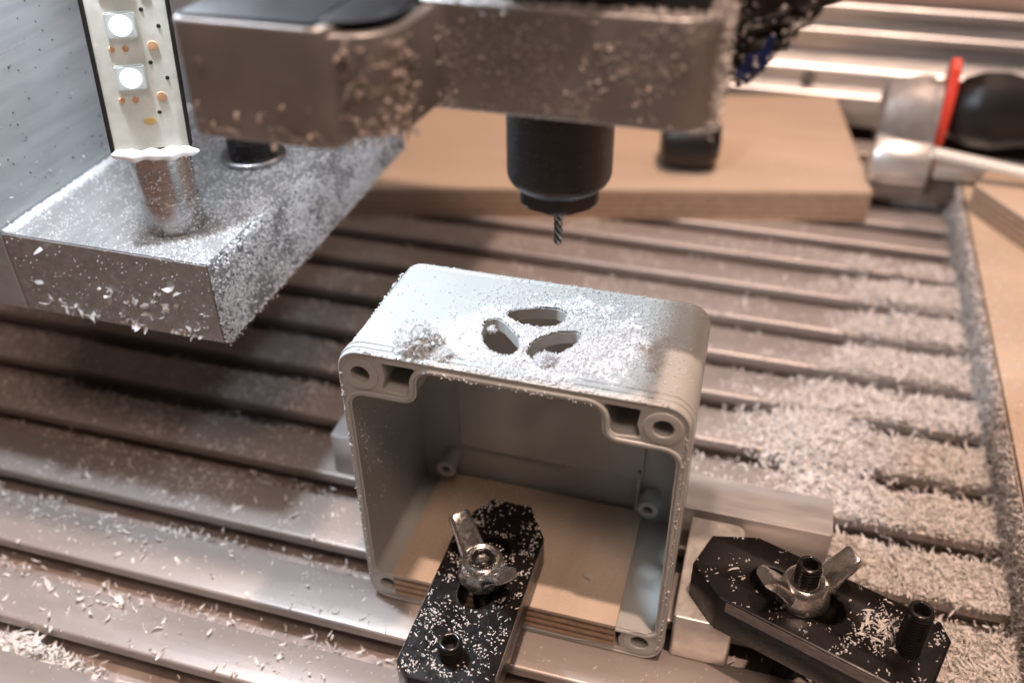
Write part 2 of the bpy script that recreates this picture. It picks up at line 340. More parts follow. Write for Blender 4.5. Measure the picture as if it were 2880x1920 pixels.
# groove line just behind the rim on the outside
extr('rim_band', [outer(-.28), outer(.3)], 1.6, 3.0, M_box, ebox, .2, XZ)
extr('rim_band', [outer(-.22), outer(.3)], 3.5, 4.3, M_box, ebox, .12, XZ)
for x, z in ((11.6, 20.6), (W-10.4, 20.6)):
    extr('inner_post', [circ(x, z, 2.9, 28), circ(x, z, 1.3, 20)], 32, D-2, M_box, ebox, .3, XZ)
extr('raised_panel', [fillet([(14.5, 26), (68, 26), (68, 78), (14.5, 78)], 1)], D-3.6, D-2, M_box, ebox, .4, XZ)
box('inner_rib', (66.4, 67.4, D-5, D-2, 8, 30), M_box, ebox, .3)

# ================================================================== PLYWOOD PIECES
def plywood(name, poly, z0, th, n, top, label, cat, M=None, gone=None):
    t = empty(name, label, cat, (poly[0][0], poly[0][1], z0))
    for i in range(n):
        a = z0+th*i/n; b = z0+th*(i+1)/n-.0; ins = rnd.uniform(0, .12) if i < n-1 else 0
        dark = i % 2 == 1
        c = Vector((sum(p[0] for p in poly)/len(poly), sum(p[1] for p in poly)/len(poly)))
        pl = [tuple(Vector(p)-(Vector(p)-c).normalized()*(ins+(.18 if dark else 0))) for p in poly]
        extr('veneer', [pl], a+.01, b+.01 if i == n-1 else b+.008, top if i == n-1 else (M_plyB if dark else M_plyA), t, .06 if i == n-1 else 0, M)
    return t
tilt = Matrix.Translation((0, -.6, 2.8))@Matrix.Rotation(math.radians(3.8), 4, 'X')
ply = plywood('plywood_offcut', [(7.6, 0), (68.8, 0), (68.7, 38.6), (8.8, 38.8)], 0, 9.0, 7, M_plytop, 'small plywood offcut lying inside the grey box under the black clamp', 'plywood', tilt)
sh = scatter('plastic_flake', np.array([(58.5, 11.5, 13.6)]), 3.4, FLAKE, M_chip, .1, label='flat white plastic flake lying on the plywood inside the box', cat='swarf', kind=None)
bb = plywood('plywood_board', [(134.2, 257.0), (116.7, 369), (-140, 306), (-110, 196)], 0, 15, 10, M_plytop2, 'large plywood board lying on the bed behind the spindle', 'plywood board')
boardA = plywood('plywood_board', [(171.6, -80), (300, -80), (300, 292), (172.2, 292)], 0, 18, 10, M_plytop2, 'plywood board along the end of the bed with its edge furred by chips', 'plywood board')
dirt = box('dust_coat', (170.9, 171.5, -80, 292, -12, 17.2), M_dusty, boardA, .1)
boardB = plywood('plywood_board', [(171.5, 243), (262, 100), (300, 120), (300, 240), (180, 262)], 18.3, 12, 9, M_plytop2, 'angled plywood offcut lying on top of the board beside the threaded rod', 'plywood offcut')

# ================================================================== STEP CLAMPS
def threaded(name, cx, cy, z0, z1, r, mat, parent, pitch=1.0, socket=1.6, depth=3.0, M=None):
    n = 40; rows = []; nz = int((z1-z0)/pitch*10)
    for i in range(nz+1):
        z = z0+(z1-z0)*i/nz; row = []
        for j in range(n):
            th = 2*math.pi*j/n; ph = (z/pitch-j/n) % 1; d = abs(ph-.5)*2
            fade = min(1, (z1-z)/(pitch*.7)); rr = r-.62*pitch*d*.9*fade-(1-fade)*.35*pitch
            row.append((cx+rr*math.cos(th), cy+rr*math.sin(th), z))
        rows.append(row)
    if socket:
        def hexring(s, z):
            out = []
            for j in range(n):
                th = 2*math.pi*j/n; k = ((th+math.pi/6) % (math.pi/3))-math.pi/6; rr = s/math.cos(k)*.98; out.append((cx+rr*math.cos(th), cy+rr*math.sin(th), z))
            return out
        rows += [[(cx+(r-.75)*math.cos(2*math.pi*j/n), cy+(r-.75)*math.sin(2*math.pi*j/n), z1+.25) for j in range(n)], hexring(socket+.2, z1+.15), hexring(socket, z1-.2), hexring(socket*.98, z1-depth)]
    me = grid_mesh(np.array(rows)); me.transform(Matrix.Scale(S, 4)); return link(name, me, mat, parent, 50)
def clamp_body(parent, M, th=11, L=59, Wd=23.5):
    h = Wd/2
    out = fillet([(0, -5.5), (10, -h), (L-3.5, -h), (L, -h+4), (L, h-4), (L-3.5, h), (10, h), (0, 5.5)], .4, 2)
    slot = fillet([(13.3, -4.4), (36.6, -4.4), (36.6, 4.4), (13.3, 4.4)], 4.3, 8)
    o = extr('clamp_bar', [out, slot], 0, th, M_black, parent, .55, M, res=1)
    # raw ground strips left bright along the long lower edges
    for s in (-1, 1):
        e = [(12, s*(h+.06)), (L-5, s*(h+.06)), (L-5, s*(h-.5)), (12, s*(h-.5))]
        extr('ground_strip', [e if s < 0 else e[::-1]], th-3.7, th-.45, M_edge, parent, 0, M)
    return o
def wing_nut(name, c, z0, ang, label, tip=12.0, tz=11.5, group='wing nuts on the clamps'):
    t = empty(name, label, 'wing nut', (c[0], c[1], z0), group)
    lathe('hub', [(3.05, 5.6), (4.3, 6.3), (5.0, 5.9), (5.5, 4.6), (6.0, 2.4), (6.5, 1.0), (6.3, .0), (3.05, 0), (3.05, 5.6)], c[0], c[1], M_zinc, t, 48, Matrix.Translation((0, 0, z0)), 50)
    for s in (0, math.pi):
        a = ang+s; ux, uy = math.cos(a), math.sin(a); vx, vy = -uy, ux; rows = []
        prof = [(2.9, 1.2, 3.4, 1.3), (4.6, 3.2, 3.5, 2.0), (6.4, 5.6, 3.3, 1.75), (8.3, 7.9, 3.1, 1.6), (tip-1.8, tz-1.9, 3.0, 1.6), (tip-.5, tz-.4, 2.9, 1.55), (tip, tz, 2.5, 1.2)]
        for i, (r, z, hw, ht) in enumerate(prof):
            p = Vector((r, z)); q0 = Vector(prof[max(i-1, 0)][:2]); q1 = Vector(prof[min(i+1, len(prof)-1)][:2]); tt = (q1-q0).normalized(); nn = Vector((-tt.y, tt.x))
            row = []
            for k in range(20):
                q = 2*math.pi*k/20; cx_ = abs(math.cos(q))**.6*math.copysign(1, math.cos(q))*hw; cy_ = abs(math.sin(q))**.6*math.copysign(1, math.sin(q))*ht
                rr = r+nn.x*cy_; zz = z+nn.y*cy_
                row.append((c[0]+ux*rr+vx*cx_, c[1]+uy*rr+vy*cx_, z0+zz))
            rows.append(row)
        me = grid_mesh(np.array(rows)); me.transform(Matrix.Scale(S, 4)); link('wing', me, M_zinc, t, 45)
    return t
def strap_clamp(name, tipc, ang, zb, th, label, nut_d, stud_top, rear_d, rear_top, nut_label, wang, tilt=0):
    M = Matrix.Translation((tipc[0], tipc[1], zb))@Matrix.Rotation(ang, 4, 'Z')@Matrix.Rotation(tilt, 4, 'Y')
    t = empty(name, label, 'clamp', (tipc[0], tipc[1], zb), 'black strap clamps')
    clamp_body(t, M, th)
    u = Vector((math.cos(ang), math.sin(ang)))
    p = Vector(tipc)+u*rear_d; threaded('levelling_screw', p.x, p.y, zb-8, rear_top, 3.0, M_stud, t)
    q = Vector(tipc)+u*nut_d; st = threaded('clamp_stud', q.x, q.y, -3, stud_top, 3.0, M_stud, None); meta(st, nut_label[1], 'threaded stud', 'studs through the wing nuts')
    wing_nut('wing_nut', (q.x, q.y), zb+th+.05, wang, nut_label[0])
    return t
strap_clamp('strap_clamp', (34.6, 22.3), math.radians(-90), 12.9, 10.6, 'black strap clamp reaching into the grey box and pressing on the plywood', 26.0, 30.3, 50.6, 28.5,
            ('zinc wing nut on the clamp inside the grey box', 'black threaded stud inside the wing nut over the plywood'), math.radians(138))
strap_clamp('strap_clamp', (87.0, 16.0), math.radians(-19.2), 15.9, 12, 'black strap clamp resting on the small aluminium block beside the grey box', 26.2, 39.6, 51.2, 41.5,
            ('zinc wing nut with upright wings on the clamp outside the box', 'tall black threaded stud standing out of the outer wing nut'), math.radians(31))

# ================================================================== SPINDLE, MOUNT, CUTTER
mount = empty('spindle_mount', 'grey aluminium spindle mount block spattered with chips, bracket step at its side', 'spindle mount', (47, 18, 147))
body = extr('mount_block', [fillet([(18, -5), (77.2, -5), (77.2, 52), (18, 52)], [0, 7, 7, 6], 8), circ(47, 18, 15, 48)], 147.2, 166.0, M_mount, mount, .9)
br = extr('bracket_step', [fillet([(-5.5, -25), (21.3, -25), (21.3, -3), (-5.5, -3)], [1, 4, 1, 1], 6)], 146.6, 166.4, M_mount, mount, .8)
# curved shoulder between the bracket and the block
sh_pts = [(20, -24)]+[(21.3+9*math.sin(t), -14-9*math.cos(t)) for t in np.linspace(0, math.pi/2, 8)]+[(31, -4.5), (20, -4.5)]
extr('rounded_shoulder', [sh_pts], 148.2, 165.2, M_mount, mount, .7)
extr('shoulder_shade_sheet', [[(18.6, -22.5)]+[(20.4+8.6*math.sin(t), -14-8*math.cos(t)) for t in np.linspace(.25, math.pi/2, 8)]+[(29, -4.6), (18.6, -4.6)]], 166.45, 166.9, M_nose, mount, .1)  # dark sheet stands in for shade on the shoulder top
box('top_shade_sheet', (-4.9, 18.5, -24.3, -4.0, 166.45, 166.9), M_nose, mount, .3)  # black sheet added so the bracket top looks shaded
box('top_shade_sheet', (21.1, 75.0, -2.0, 51, 166.05, 167.2), M_nose, mount, .3)  # same stand-in for shade over the block top
box('motor_flange', (22, 74, 2, 50, 167.25, 178), M_nose, mount, .8)
motor = lathe('spindle_motor', [(0, 178.2), (31, 178.2), (33, 180), (33, 330), (0, 330)], 47, 24, M_rubber); meta(motor, 'black spindle motor rising from the mount block above the cutter', 'spindle motor')
sp = empty('spindle_nose', 'black cylindrical spindle nose and collet nut hanging over the grey box', 'spindle', (47, 18, 147))
lathe('nose_cylinder', [(0, 170), (10.7, 170), (10.7, 127.2), (10.5, 126.2), (10.0, 125.3), (9.3, 124.6), (8.8, 124.3), (0, 124.3)], 47, 18, M_nose, sp, 96, angle=25)
hexr = []
for z, f in ((124.5, 1), (122.1, 1), (121.5, .985), (120.9, .94), (120.6, .85)):
    row = []
    for j in range(72):
        th = 2*math.pi*j/72; k = ((th+math.radians(14)) % (math.pi/3))-math.pi/6; rr = min(7.95/math.cos(k), 8.8)
        if f < 1: rr = min(rr, 8.8*f)
        row.append((47+rr*math.cos(th), 18+rr*math.sin(th), z))
    hexr.append(row)
me = grid_mesh(np.array(hexr)); me.transform(Matrix.Scale(S, 4)); link('collet_nut', me, M_nose, sp, 18)
rows = []
for i in range(90):
    z = 121.5-i*.1345; row = []
    for j in range(36):
        th = 2*math.pi*j/36; a = math.sin(4*th+z*1.9*2); b = math.sin(5*th-z*3.4); r = .98*(.80+.14*a+.13*abs(b))
        if i > 84: r *= 1-(i-84)*.08
        row.append((47+r*math.cos(th), 18+r*math.sin(th), z))
    rows.append(row)
me = grid_mesh(np.array(rows)); me.transform(Matrix.Scale(S, 4)); mill = link('end_mill', me, M_carb, None, 25); meta(mill, 'thin fluted milling cutter held in the black collet nut', 'milling cutter')

n = 120; a = rng.uniform(math.radians(-175), math.radians(-5), n); scatter('nose_dust', np.c_[47+10.75*np.cos(a), 18+10.75*np.sin(a), 125.5+18*rng.random(n)], rng.uniform(.08, .26, n), GRAIN, M_mist, 1.2, label='faint dust specks on the black spindle nose', cat='dust')

# ================================================================== GANTRY PLATES ON THE LEFT
wallp = extr('side_plate', [fillet([(19.4, 63.8), (190, 63.8), (190, 330), (19.4, 330)], .5, 2)], -127, -106.3, M_wall, None, .4, YZ); meta(wallp, 'upright brushed aluminium side plate behind the lit tape', 'metal plate')
low = box('carriage_plate', (-106.0, -43.8, 19.4, 146.8, 64.0, 88.4), M_plate, None, .35); meta(low, 'horizontal aluminium plate covered in white dust carrying the round rod', 'metal plate')
up = box('shade_plate', (-106.0, 14, -25, 150, 262, 280), M_plate, None, .4); meta(up, 'unseen plate added above the light tape to shade the bed', 'metal plate')  # unseen, edges set to keep the warm lamp off the left bed
rod = lathe('guide_rod', [(0, 88.45), (7.3, 88.45), (7.6, 88.8), (7.6, 97.5), (7.45, 97.7), (7.45, 97.9), (7.6, 98.1), (7.6, 261.9), (0, 261.9)], -63.2, 36.3, M_rod); meta(rod, 'round steel rod standing on the dusty plate behind the lit tape', 'steel rod')
bolt = empty('cap_bolt', 'dark round bolt head with washer on the dusty plate behind the rod', 'bolt', (-63.5, 79, 88.4))
lathe('washer', [(0, 88.42), (9.6, 88.42), (9.8, 88.7), (9.8, 90.0), (9.4, 90.3), (0, 90.3)], -63.5, 79, M_rod, bolt, 48)
lathe('bolt_head', [(0, 90.35), (7.0, 90.35), (7.2, 90.7), (7.2, 95.0), (6.7, 95.6), (3.4, 95.6), (3.2, 92.5), (0, 92.5)], -63.5, 79, M_black, bolt, 48)

# ================================================================== LED TAPE
tape = empty('led_tape', 'lit white light tape standing on the round rod with glowing square lamps', 'light strip', (-60, 31, 108))
ux, uy = .80, .60; nx, ny = .60, -.80; cx, cy = -58.2, 28.0
TM = Matrix(((ux, 0, nx, cx), (uy, 0, ny, cy), (0, 1, 0, 0), (0, 0, 0, 1)))   # local (u, z, n)
TM = TM@Matrix.Translation((0, 112, 0))@Matrix.Rotation(math.radians(-3.2), 4, 'Z')@Matrix.Translation((0, -112, 0))
def tb(name, u0, u1, z0, z1, n0, n1, mt, bev=.1): return box(name, (u0, u1, z0, z1, n0, n1), mt, tape, bev, 2, TM)
tb('backing', -9.6, 9.6, 114.5, 245, -1.6, -.6, M_dark, .2)
tb('tape_edge', -9.5, -8.6, 114.5, 245, -.6, 1.0, M_dark, .2)
tb('tape_edge', 8.7, 9.4, 114.5, 245, -.6, 1.0, M_dark, .2)
tb('tape', -8.5, 8.6, 114.5, 245, -.55, .0, M_pcb, .1)
z = 129.2-12.1+0
for k in range(10):
    z = 132.6+12.1*k
    tb('led_case', -5.0, 1.6, z-2.9, z+2.9, .02, 1.1, M_ledcase, .3)
    lathe('led_lens', [(0, 1.12), (2.3, 1.12), (2.15, 1.5), (1.5, 2.0), (0, 2.2)], 0, 0, M_led, tape, 24, TM@Matrix.Translation((-1.7, z, 0)))
for k in range(0, 10):
    z = 126.5+12.1*k
    if z > 114:
        lathe('copper_pad', [(0, .02), (1.15, .02), (1.1, .35), (0, .4)], 0, 0, M_orange, tape, 16, TM@Matrix.Translation((4.3, z+.9, 0)))
        for du in (-4.6, -1.6): lathe('copper_pad', [(0, .02), (.75, .02), (.7, .3), (0, .32)], 0, 0, M_orange, tape, 12, TM@Matrix.Translation((du, z+.6, 0)))
        for du, dz in ((6.3, 5.2), (3.2, -3.0)): lathe('speck', [(0, .02), (.5, .02), (0, .25)], 0, 0, M_dark, tape, 10, TM@Matrix.Translation((du, z+dz, 0)))
lathe('yellow_pad', [(0, .02), (1.5, .02), (1.4, .35), (0, .4)], 0, 0, M_tapeyellow, tape, 16, TM@Matrix.Translation((.8, 121.5, 0))@Matrix.Diagonal((1, .6, 1, 1)))
# blob of clear glue at the foot
rows = []
for i in range(41):
    t = i/40; u = -9.6+20.5*t; row = []
    for j in range(16):
        q = 2*math.pi*j/16; rr = (1.6+.2*math.sin(t*11)+.22*math.sin(t*29+1))*(.12+.88*math.sin(math.pi*t)**.35)
        row.append(tuple((TM@Vector((u, 114.0-.8*t+rr*math.sin(q)+.18*math.sin(t*17+.5)-.5*math.sin(math.pi*t), .6+rr*math.cos(q)*.9)))))
    rows.append(row)
me = grid_mesh(np.array(rows)); me.transform(Matrix.Scale(S, 4)); link('glue_bead', me, M_glue, tape, 80)

# ================================================================== DUST BRUSH (top right)
brush = empty('dust_brush', 'black dust brush with torn blue film and clinging chips beside the spindle mount', 'brush', (84, 20, 150))
def rough_prism(name, poly, y0, y1, mat, parent, amp, n=5, seed=0):
    bm = bmesh.new(); vs = [bm.verts.new((x, y0, z)) for x, z in poly]; f = bm.faces.new(vs); r = bmesh.ops.extrude_face_region(bm, geom=[f])
    bmesh.ops.translate(bm, vec=(0, y1-y0, 0), verts=[v for v in r['geom'] if isinstance(v, bmesh.types.BMVert)])
    bmesh.ops.triangulate(bm, faces=bm.faces[:]); bmesh.ops.subdivide_edges(bm, edges=bm.edges[:], cuts=n, use_grid_fill=True); bmesh.ops.triangulate(bm, faces=bm.faces[:])
    bmesh.ops.recalc_face_normals(bm, faces=bm.faces[:])
    for v in bm.verts:
        c = v.co; d = vn([c.x+c.y*.7], [c.z+c.y*.4], 1.3, seed)[0]-.5; e = vn([c.x-c.y*.5], [c.z], .5, seed+3)[0]-.5; v.co += v.normal*(d*amp*2+e*amp)
    return link(name, finish_bm(bm, name), mat, parent, 25)
rough_prism('bristle_block', [(78.3, 150.5), (80.5, 149.2), (84.5, 153.6), (88.2, 158.3), (95.5, 167), (100, 173), (100, 185), (77.5, 185), (77.2, 160), (76.8, 154.5)], 14, 30, M_brush, brush, .8, 11)
rough_prism('blue_film', [(79.6, 150.9), (81.4, 150.3), (85.3, 154.9), (85.4, 158.8), (84.0, 158.4), (83.2, 155.8), (81.0, 154.8), (79.6, 152.4)], 12.9, 13.6, M_blue, brush, .22, 4, 5)

# ================================================================== BACKGROUND RAIL, CLAMP, KNOB
rail = empty('rear_rail', 'long silver aluminium rail with bright lips running behind the bed', 'rail', (100, 372, 0))
def railpiece(name, prof, x0=-420, x1=560): extr(name, [prof], x0, x1, M_bar, rail, 0, YZ, 40)
MR = None
railpiece('rail_foot', fillet([(370, -2), (396, -2), (396, 22), (370, 15.5)], [1, 0, 0, 2.5], 5))
railpiece('rail_base', fillet([(378, 18), (400, 18), (400, 32), (388, 32), (378, 26)], [1, 0, 0, 2, 5], 6))
railpiece('rail_web', [(391, 30), (410, 30), (410, 45), (391, 45)])
railpiece('rail_lip', fillet([(383, 42.0), (410, 42.0), (410, 46.5), (383, 46.5)], [1.6, 0, 0, 2], 6))
railpiece('rail_web', [(389, 46), (410, 46), (410, 58), (389, 58)])
railpiece('rail_lip', fillet([(383, 55.4), (412, 55.4), (412, 60), (383, 60)], [1.6, 0, 0, 2], 6))
box('rail_top', (-420, 560, 384.5, 700, 60.05, 64), M_floor, rail, .3)
kb = lathe('rail_screw', [(0, 0), (3.4, 0), (3.4, 1.4), (2.6, 2.2), (0, 2.2)], 0, 0, M_edge, None, 24, Matrix.Translation((101, 376.5, 22))@Matrix.Rotation(math.radians(70), 4, 'X')); meta(kb, 'small round screw head on the front of the silver rail', 'screw')

kn = empty('black_knob', 'out of focus black plastic knob lying on the large plywood board', 'knob', (51, 258, 15))
KM = Matrix.Translation((51, 262, 27.9))@Matrix.Rotation(math.radians(8), 4, 'Z')@Matrix.Rotation(math.radians(90), 4, 'Y')
lathe('knob_barrel', [(0, -14), (7, -14), (11, -12), (12.6, -8), (12.8, 4), (11.6, 9.5), (8, 13), (0, 14)], 0, 0, M_rubber, kn, 40, KM)
extr('knob_fin', [[(2, 2), (13, 2), (11.5, 10), (9.6, 15.5), (6.6, 13)]], 257, 263, M_rubber, kn, .8, Matrix.Translation((50, 0, 30.5))@XZ)

scl = empty('screw_clamp', 'silver screw clamp with red collar and black grip behind the bed end', 'screw clamp', (150, 280, 0))
CX = Matrix.Translation((0, 279, 33))@Matrix.Rotation(math.radians(90), 4, 'Y')     # local z -> X, local x -> -Z
def lx(name, prof, mt, n=48, dz=0, dy=0, sc_=(1, 1)):
    M = Matrix.Translation((0, 279+dy, 33+dz))@Matrix.Rotation(math.radians(90), 4, 'Y')@Matrix.Diagonal((sc_[0], sc_[1], 1, 1))
    return lathe(name, prof, 0, 0, mt, scl, n, M)
lx('casting', [(0, 132), (13, 132), (15.5, 133.5), (18.0, 139), (19.5, 147), (19.5, 152), (0, 152)], M_cast, 14, 7, 4, (1.05, .75))
lx('cast_drum', [(0, 132), (12.5, 132), (13, 133), (13, 155), (12.5, 156), (0, 156)], M_bar, 48, -9, -4, (1, 1))
lx('flange', [(0, 152), (20, 152), (20.5, 153), (20.5, 155.5), (0, 155.5)], M_cast, 32, 6, 2, (1, .6))
lx('red_collar', [(0, 155.6), (22.5, 155.6), (23.5, 156.3), (23.5, 159.3), (22, 160), (0, 160)], M_red, 12, 14, 0, (1, .4))
lx('black_grip', [(0, 160.1), (9, 160.1), (14, 164), (17, 171), (17.5, 180), (15, 190), (13, 230), (0, 232)], M_rubber, 10, 15, 2, (1, .8))
box('clamp_rail', (158, 260, 266, 284, 20.2, 25.5), M_bar, scl, .8)
box('clamp_rail_web', (158, 260, 270, 280, 8, 20), M_edge, scl, .5)
tr = threaded('threaded_rod', 0, 0, 154, 260, 2.9, mat('bright_zinc_thread', (.88, .87, .82), .3, .3), scl, 1.5, 0)
tr.data.transform(Matrix.Translation(Vector((0, 0, 0)))); tr.data.transform(Matrix.Translation(scl.location)); tr.data.transform(Matrix.Translation(Vector((152.5, 245, 41.5))*S)@Matrix.Rotation(math.radians(97.3), 4, 'Y')@Matrix.Translation(Vector((0, 0, -154))*S)); tr.data.transform(Matrix.Translation(-scl.location))

# ================================================================== SWARF
def slotz(y):
    """surface height of the bed at y: 0 on a rib, slot floor in a slot"""
    z = np.full(len(y), FLOORZ)
    for k in range(len(EY)-1): z = np.where((y >= EY[k]) & (y <= EY[k+1]-SW), 0.0, z)
    return z
def sig(x, a, w): return 1/(1+np.exp(-(x-a)/w))
def right_pile(x, y):
    e = 106+14*np.sin(y/23)+22*fbm(x, y, 14, 3)-11
    e = e+np.where(y > 120, 14, 0)
    return sig(x, e, 3.5)*sig(212-y, 0, 6)*np.clip(2.4*fbm(x, y, 9, 11)-.35, 0, 1.2)
def occupied(x, y):
    m = (x > -1) & (x < 83) & (y > -2) & (y < 43); m |= (x > -31) & (x < 121.5) & (y > 40.5) & (y < 56); m |= (x > 82) & (x < 98.5) & (y > 2) & (y < 39)
    bx = (y < 257+(x-134.2)*.2456) ; return m
def board_mask(x, y): return (y > 257+(x-134.2)*.2456-1) & (x < 134.5+.0) 
def ok(x, y, k): return ~occupied(x, y) & ~board_mask(x, y)
# dense drift at the end of the bed
x, y = pick(150000, 84, 171, -20, 225, lambda x, y: np.clip(right_pile(x, y)*(1-.93*(slotz(y) < -1))*(.25+.75*sig(x, 112+12*fbm(x, y, 10, 8), 4))*np.where(y < 30, .75, 1), 0, 1))
k = ok(x, y, 0) & ~((y < 14) & (x < 146) & (y > -22)); x, y = x[k], y[k]
h = np.clip(right_pile(x, y), 0, 1)*(1.3+1.6*fbm(x, y, 8, 21)); z0 = slotz(y)
zz = np.where(z0 < -1, z0+rng.random(len(x))*(5+6*vn(x, y, 9, 4)), rng.random(len(x))*h+.15)
w_ = rng.random(len(x)) < .16
scatter('swarf_drift', np.c_[x, y, zz][~w_], .8+rng.gamma(2.0, .8, (~w_).sum()).clip(0, 4), FUZZ, M_chip, .32, label='dense drift of white plastic chips burying the end of the slots', cat='swarf')
scatter('long_swarf', np.c_[x, y, zz+.5][w_], 2.2+rng.gamma(2.0, 1.1, w_.sum()).clip(0, 6), LONG, M_chip, .3, label='longer curled threads tangled over the drift at the end of the slots', cat='swarf')
# fluffy mound
n = 3200; a = rng.normal(0, 1, (n, 2)); x = 117+a[:, 0]*8; y = 96+a[:, 1]*8; hh = 6.5*np.exp(-((x-117)**2+(y-96)**2)/130)
scatter('swarf_mound', np.c_[x, y, rng.random(n)*hh+.3], rng.uniform(2.5, 6, n), FIBRE, M_chip, .8, label='fluffy mound of long white curls on the drift behind the bar end', cat='swarf')
# scattered behind and left of the box
def mid(x, y):
    d = .42*sig(y, 58, 6)*sig(250-y, 0, 10)*np.clip(fbm(x, y, 16, 31)*3.2-1.15, 0, 1.2)
    d += np.clip(.62*sig(-x, 22+.25*(y-30), 9)*sig(y, 22, 7)*sig(150-y, 0, 20)*np.clip(fbm(x*.7, y, 13, 41)*3.4-1.1, 0, 1.3), 0, 1)
    d += .10*np.clip(fbm(x, y, 8, 51)*3-1.2, 0, 1)
    return np.clip(d, 0, 1)
x, y = pick(120000, -260, 120, -70, 250, mid); k = ok(x, y, 0); x, y = x[k], y[k]; z0 = slotz(y)
scatter('scattered_swarf', np.c_[x, y, z0+.12+rng.random(len(x))*np.where(z0 < -1, 4, .5)], .6+rng.gamma(1.8, .75, len(x)).clip(0, 4), FUZZ, M_chip, .4, label='loose white chips scattered over the ribs and slots of the bed', cat='swarf')
# slots: chips lying in the grooves
x, y = pick(30000, -200, 171, -70, 240, lambda x, y: (slotz(y) < -1)*np.clip(fbm(x, y, 14, 61)*3-.95, 0, 1)*np.where(x > 110, .5, 1)); k = ok(x, y, 0); x, y = x[k], y[k]
scatter('slot_swarf', np.c_[x, y, FLOORZ+.3+rng.random(len(x))*(2+4.5*vn(x, y, 12, 9))], rng.uniform(1.5, 3.8, len(x)), CURL3, M_chip, .6, label='white chips packed down inside the bed slots', cat='swarf')
x, y = pick(26000, -230, 170, -62, 235, lambda x, y: np.clip(fbm(x, y, 9, 101)*2.4-.7, .05, 1)*np.where(x > -36, .6, 1)*np.where(y > 35, 1, .7)); k = ok(x, y, 0) & (slotz(y) > -1); x, y = x[k], y[k]
scatter('bed_crumbs', np.c_[x, y, np.full(len(x), .1)], rng.uniform(.2, .65, len(x)), GRAIN, M_chip, 1.2, label='tiny plastic crumbs dusted over the tops of the ribs', cat='dust')
# coarse curls on the near ribs
def near(x, y):
    d = .5*np.exp(-((x+110)**2/900+(y-6)**2/60))+.35*np.exp(-((x+85)**2/500+(y-0)**2/50))+.5*np.exp(-((x+80)**2/300+(y+24)**2/20))+.09*np.clip(fbm(x, y, 7, 71)*3-.9, 0, 1)
    return np.clip(d, 0, 1)
x, y = pick(5200, -170, -2, -62, 26, near); z0 = slotz(y)
scatter('coarse_swarf', np.c_[x, y, z0+.3+rng.random(len(x))*.8], 1.0+rng.gamma(1.8, .9, len(x)).clip(0, 5), WILD, M_chip, .45, label='coarse curled chips on the near ribs before the dusty plate', cat='swarf')
n = 900; x = rng.normal(-86, 9, n); y = rng.uniform(-45, -37, n)
scatter('slot_heap', np.c_[x, y, FLOORZ+rng.random(n)*8*np.exp(-((x+86)/12)**2)+.5], rng.uniform(2.5, 6, n), CURL, M_chip, .6, label='heap of long shavings in the slot nearest the lower corner', cat='swarf')
# speckle on the lit patch and near the clamps
x, y = pick(2600, -36, 160, -62, 30, lambda x, y: np.where(slotz(y) > -1, .16+.5*np.clip(fbm(x, y, 6, 81)*3-1.4, 0, 1), .3)); k = ok(x, y, 0); x, y = x[k], y[k]
scatter('fine_bed_swarf', np.c_[x, y, slotz(y)+.12], rng.uniform(.5, 1.7, len(x)), CURL3, M_chip, .25, label='fine chips sprinkled on the bed around the foot of the box', cat='swarf')
# clinging to the board edge and lying on the boards
n = 9000; y = rng.uniform(-40, 285, n); z = rng.uniform(-9, 18.2, n)
scatter('edge_swarf', np.c_[171.0-rng.random(n)*1.2-np.clip((4-z)*.25, 0, 3)*rng.random(n), y, z], rng.uniform(1, 3.2, n), CURL3, M_chip, .7, label='grey fur of chips clinging to the edge of the board', cat='swarf')
x, y = pick(2600, 172, 230, 10, 250, lambda x, y: np.exp(-(x-172)/16)*sig(215-y, 0, 20)); scatter('board_swarf', np.c_[x, y, np.full(len(x), 18.3)], rng.uniform(.8, 2.6, len(x)), CURL3, M_chip, .3, label='chips sprinkled on top of the board at the bed end', cat='swarf')

# ---- fine dust on the box top: a thin uneven powder sheet plus grains
def leaf_sd(x, y):
    """>0 outside all leaf holes (rough distance)"""
    d = np.full(np.shape(x), 99.)
    for lf in LEAF:
        P = np.array(fillet(lf, 1.6, 3)); inside = np.zeros(np.shape(x), bool); dm = np.full(np.shape(x), 99.)
        for i in range(len(P)):
            a = P[i-1]; b = P[i]; cond = ((a[1] > y) != (b[1] > y)); den = np.where(abs(b[1]-a[1]) < 1e-9, 1e-9, b[1]-a[1])
            inside ^= cond & (x < (b[0]-a[0])*(y-a[1])/den+a[0])
            ab = b-a; t = np.clip(((x-a[0])*ab[0]+(y-a[1])*ab[1])/(ab@ab+1e-12), 0, 1); dm = np.minimum(dm, np.hypot(x-a[0]-t*ab[0], y-a[1]-t*ab[1]))
        d = np.minimum(d, np.where(inside, -dm, dm))
    return d
def topz(y, x=None):
    z = H-(.009*H)*np.clip(y/D, 0, 1)
    if x is not None:
        sx = .009*W*np.clip(y/D, 0, 1); e = np.minimum(np.asarray(x)-sx, W-sx-np.asarray(x)); e = np.clip(e, 0, 5.8); z = z-5.8+np.sqrt(np.clip(5.8**2-(5.8-e)**2, 0, None))
    return z
def dustd(x, y):
    g = np.exp(-(((x-43)/17)**2+((y-15)/17)**2)*.9)*1.05+.45*np.exp(-(((x-58)/13)**2+((y-20)/16)**2))+.35*np.exp(-(((x-26)/9)**2+((y-12)/9)**2))
    return np.clip(g, 0, 1)*(.45+.9*fbm(x, y, 5, 91))
gx, gy = np.meshgrid(np.arange(6, 76, .2), np.arange(1.2, 39, .2)); hh = (dustd(gx, gy)*1.5-.62+.5*(fbm(gx, gy, 1.6, 95, 3)-.5))
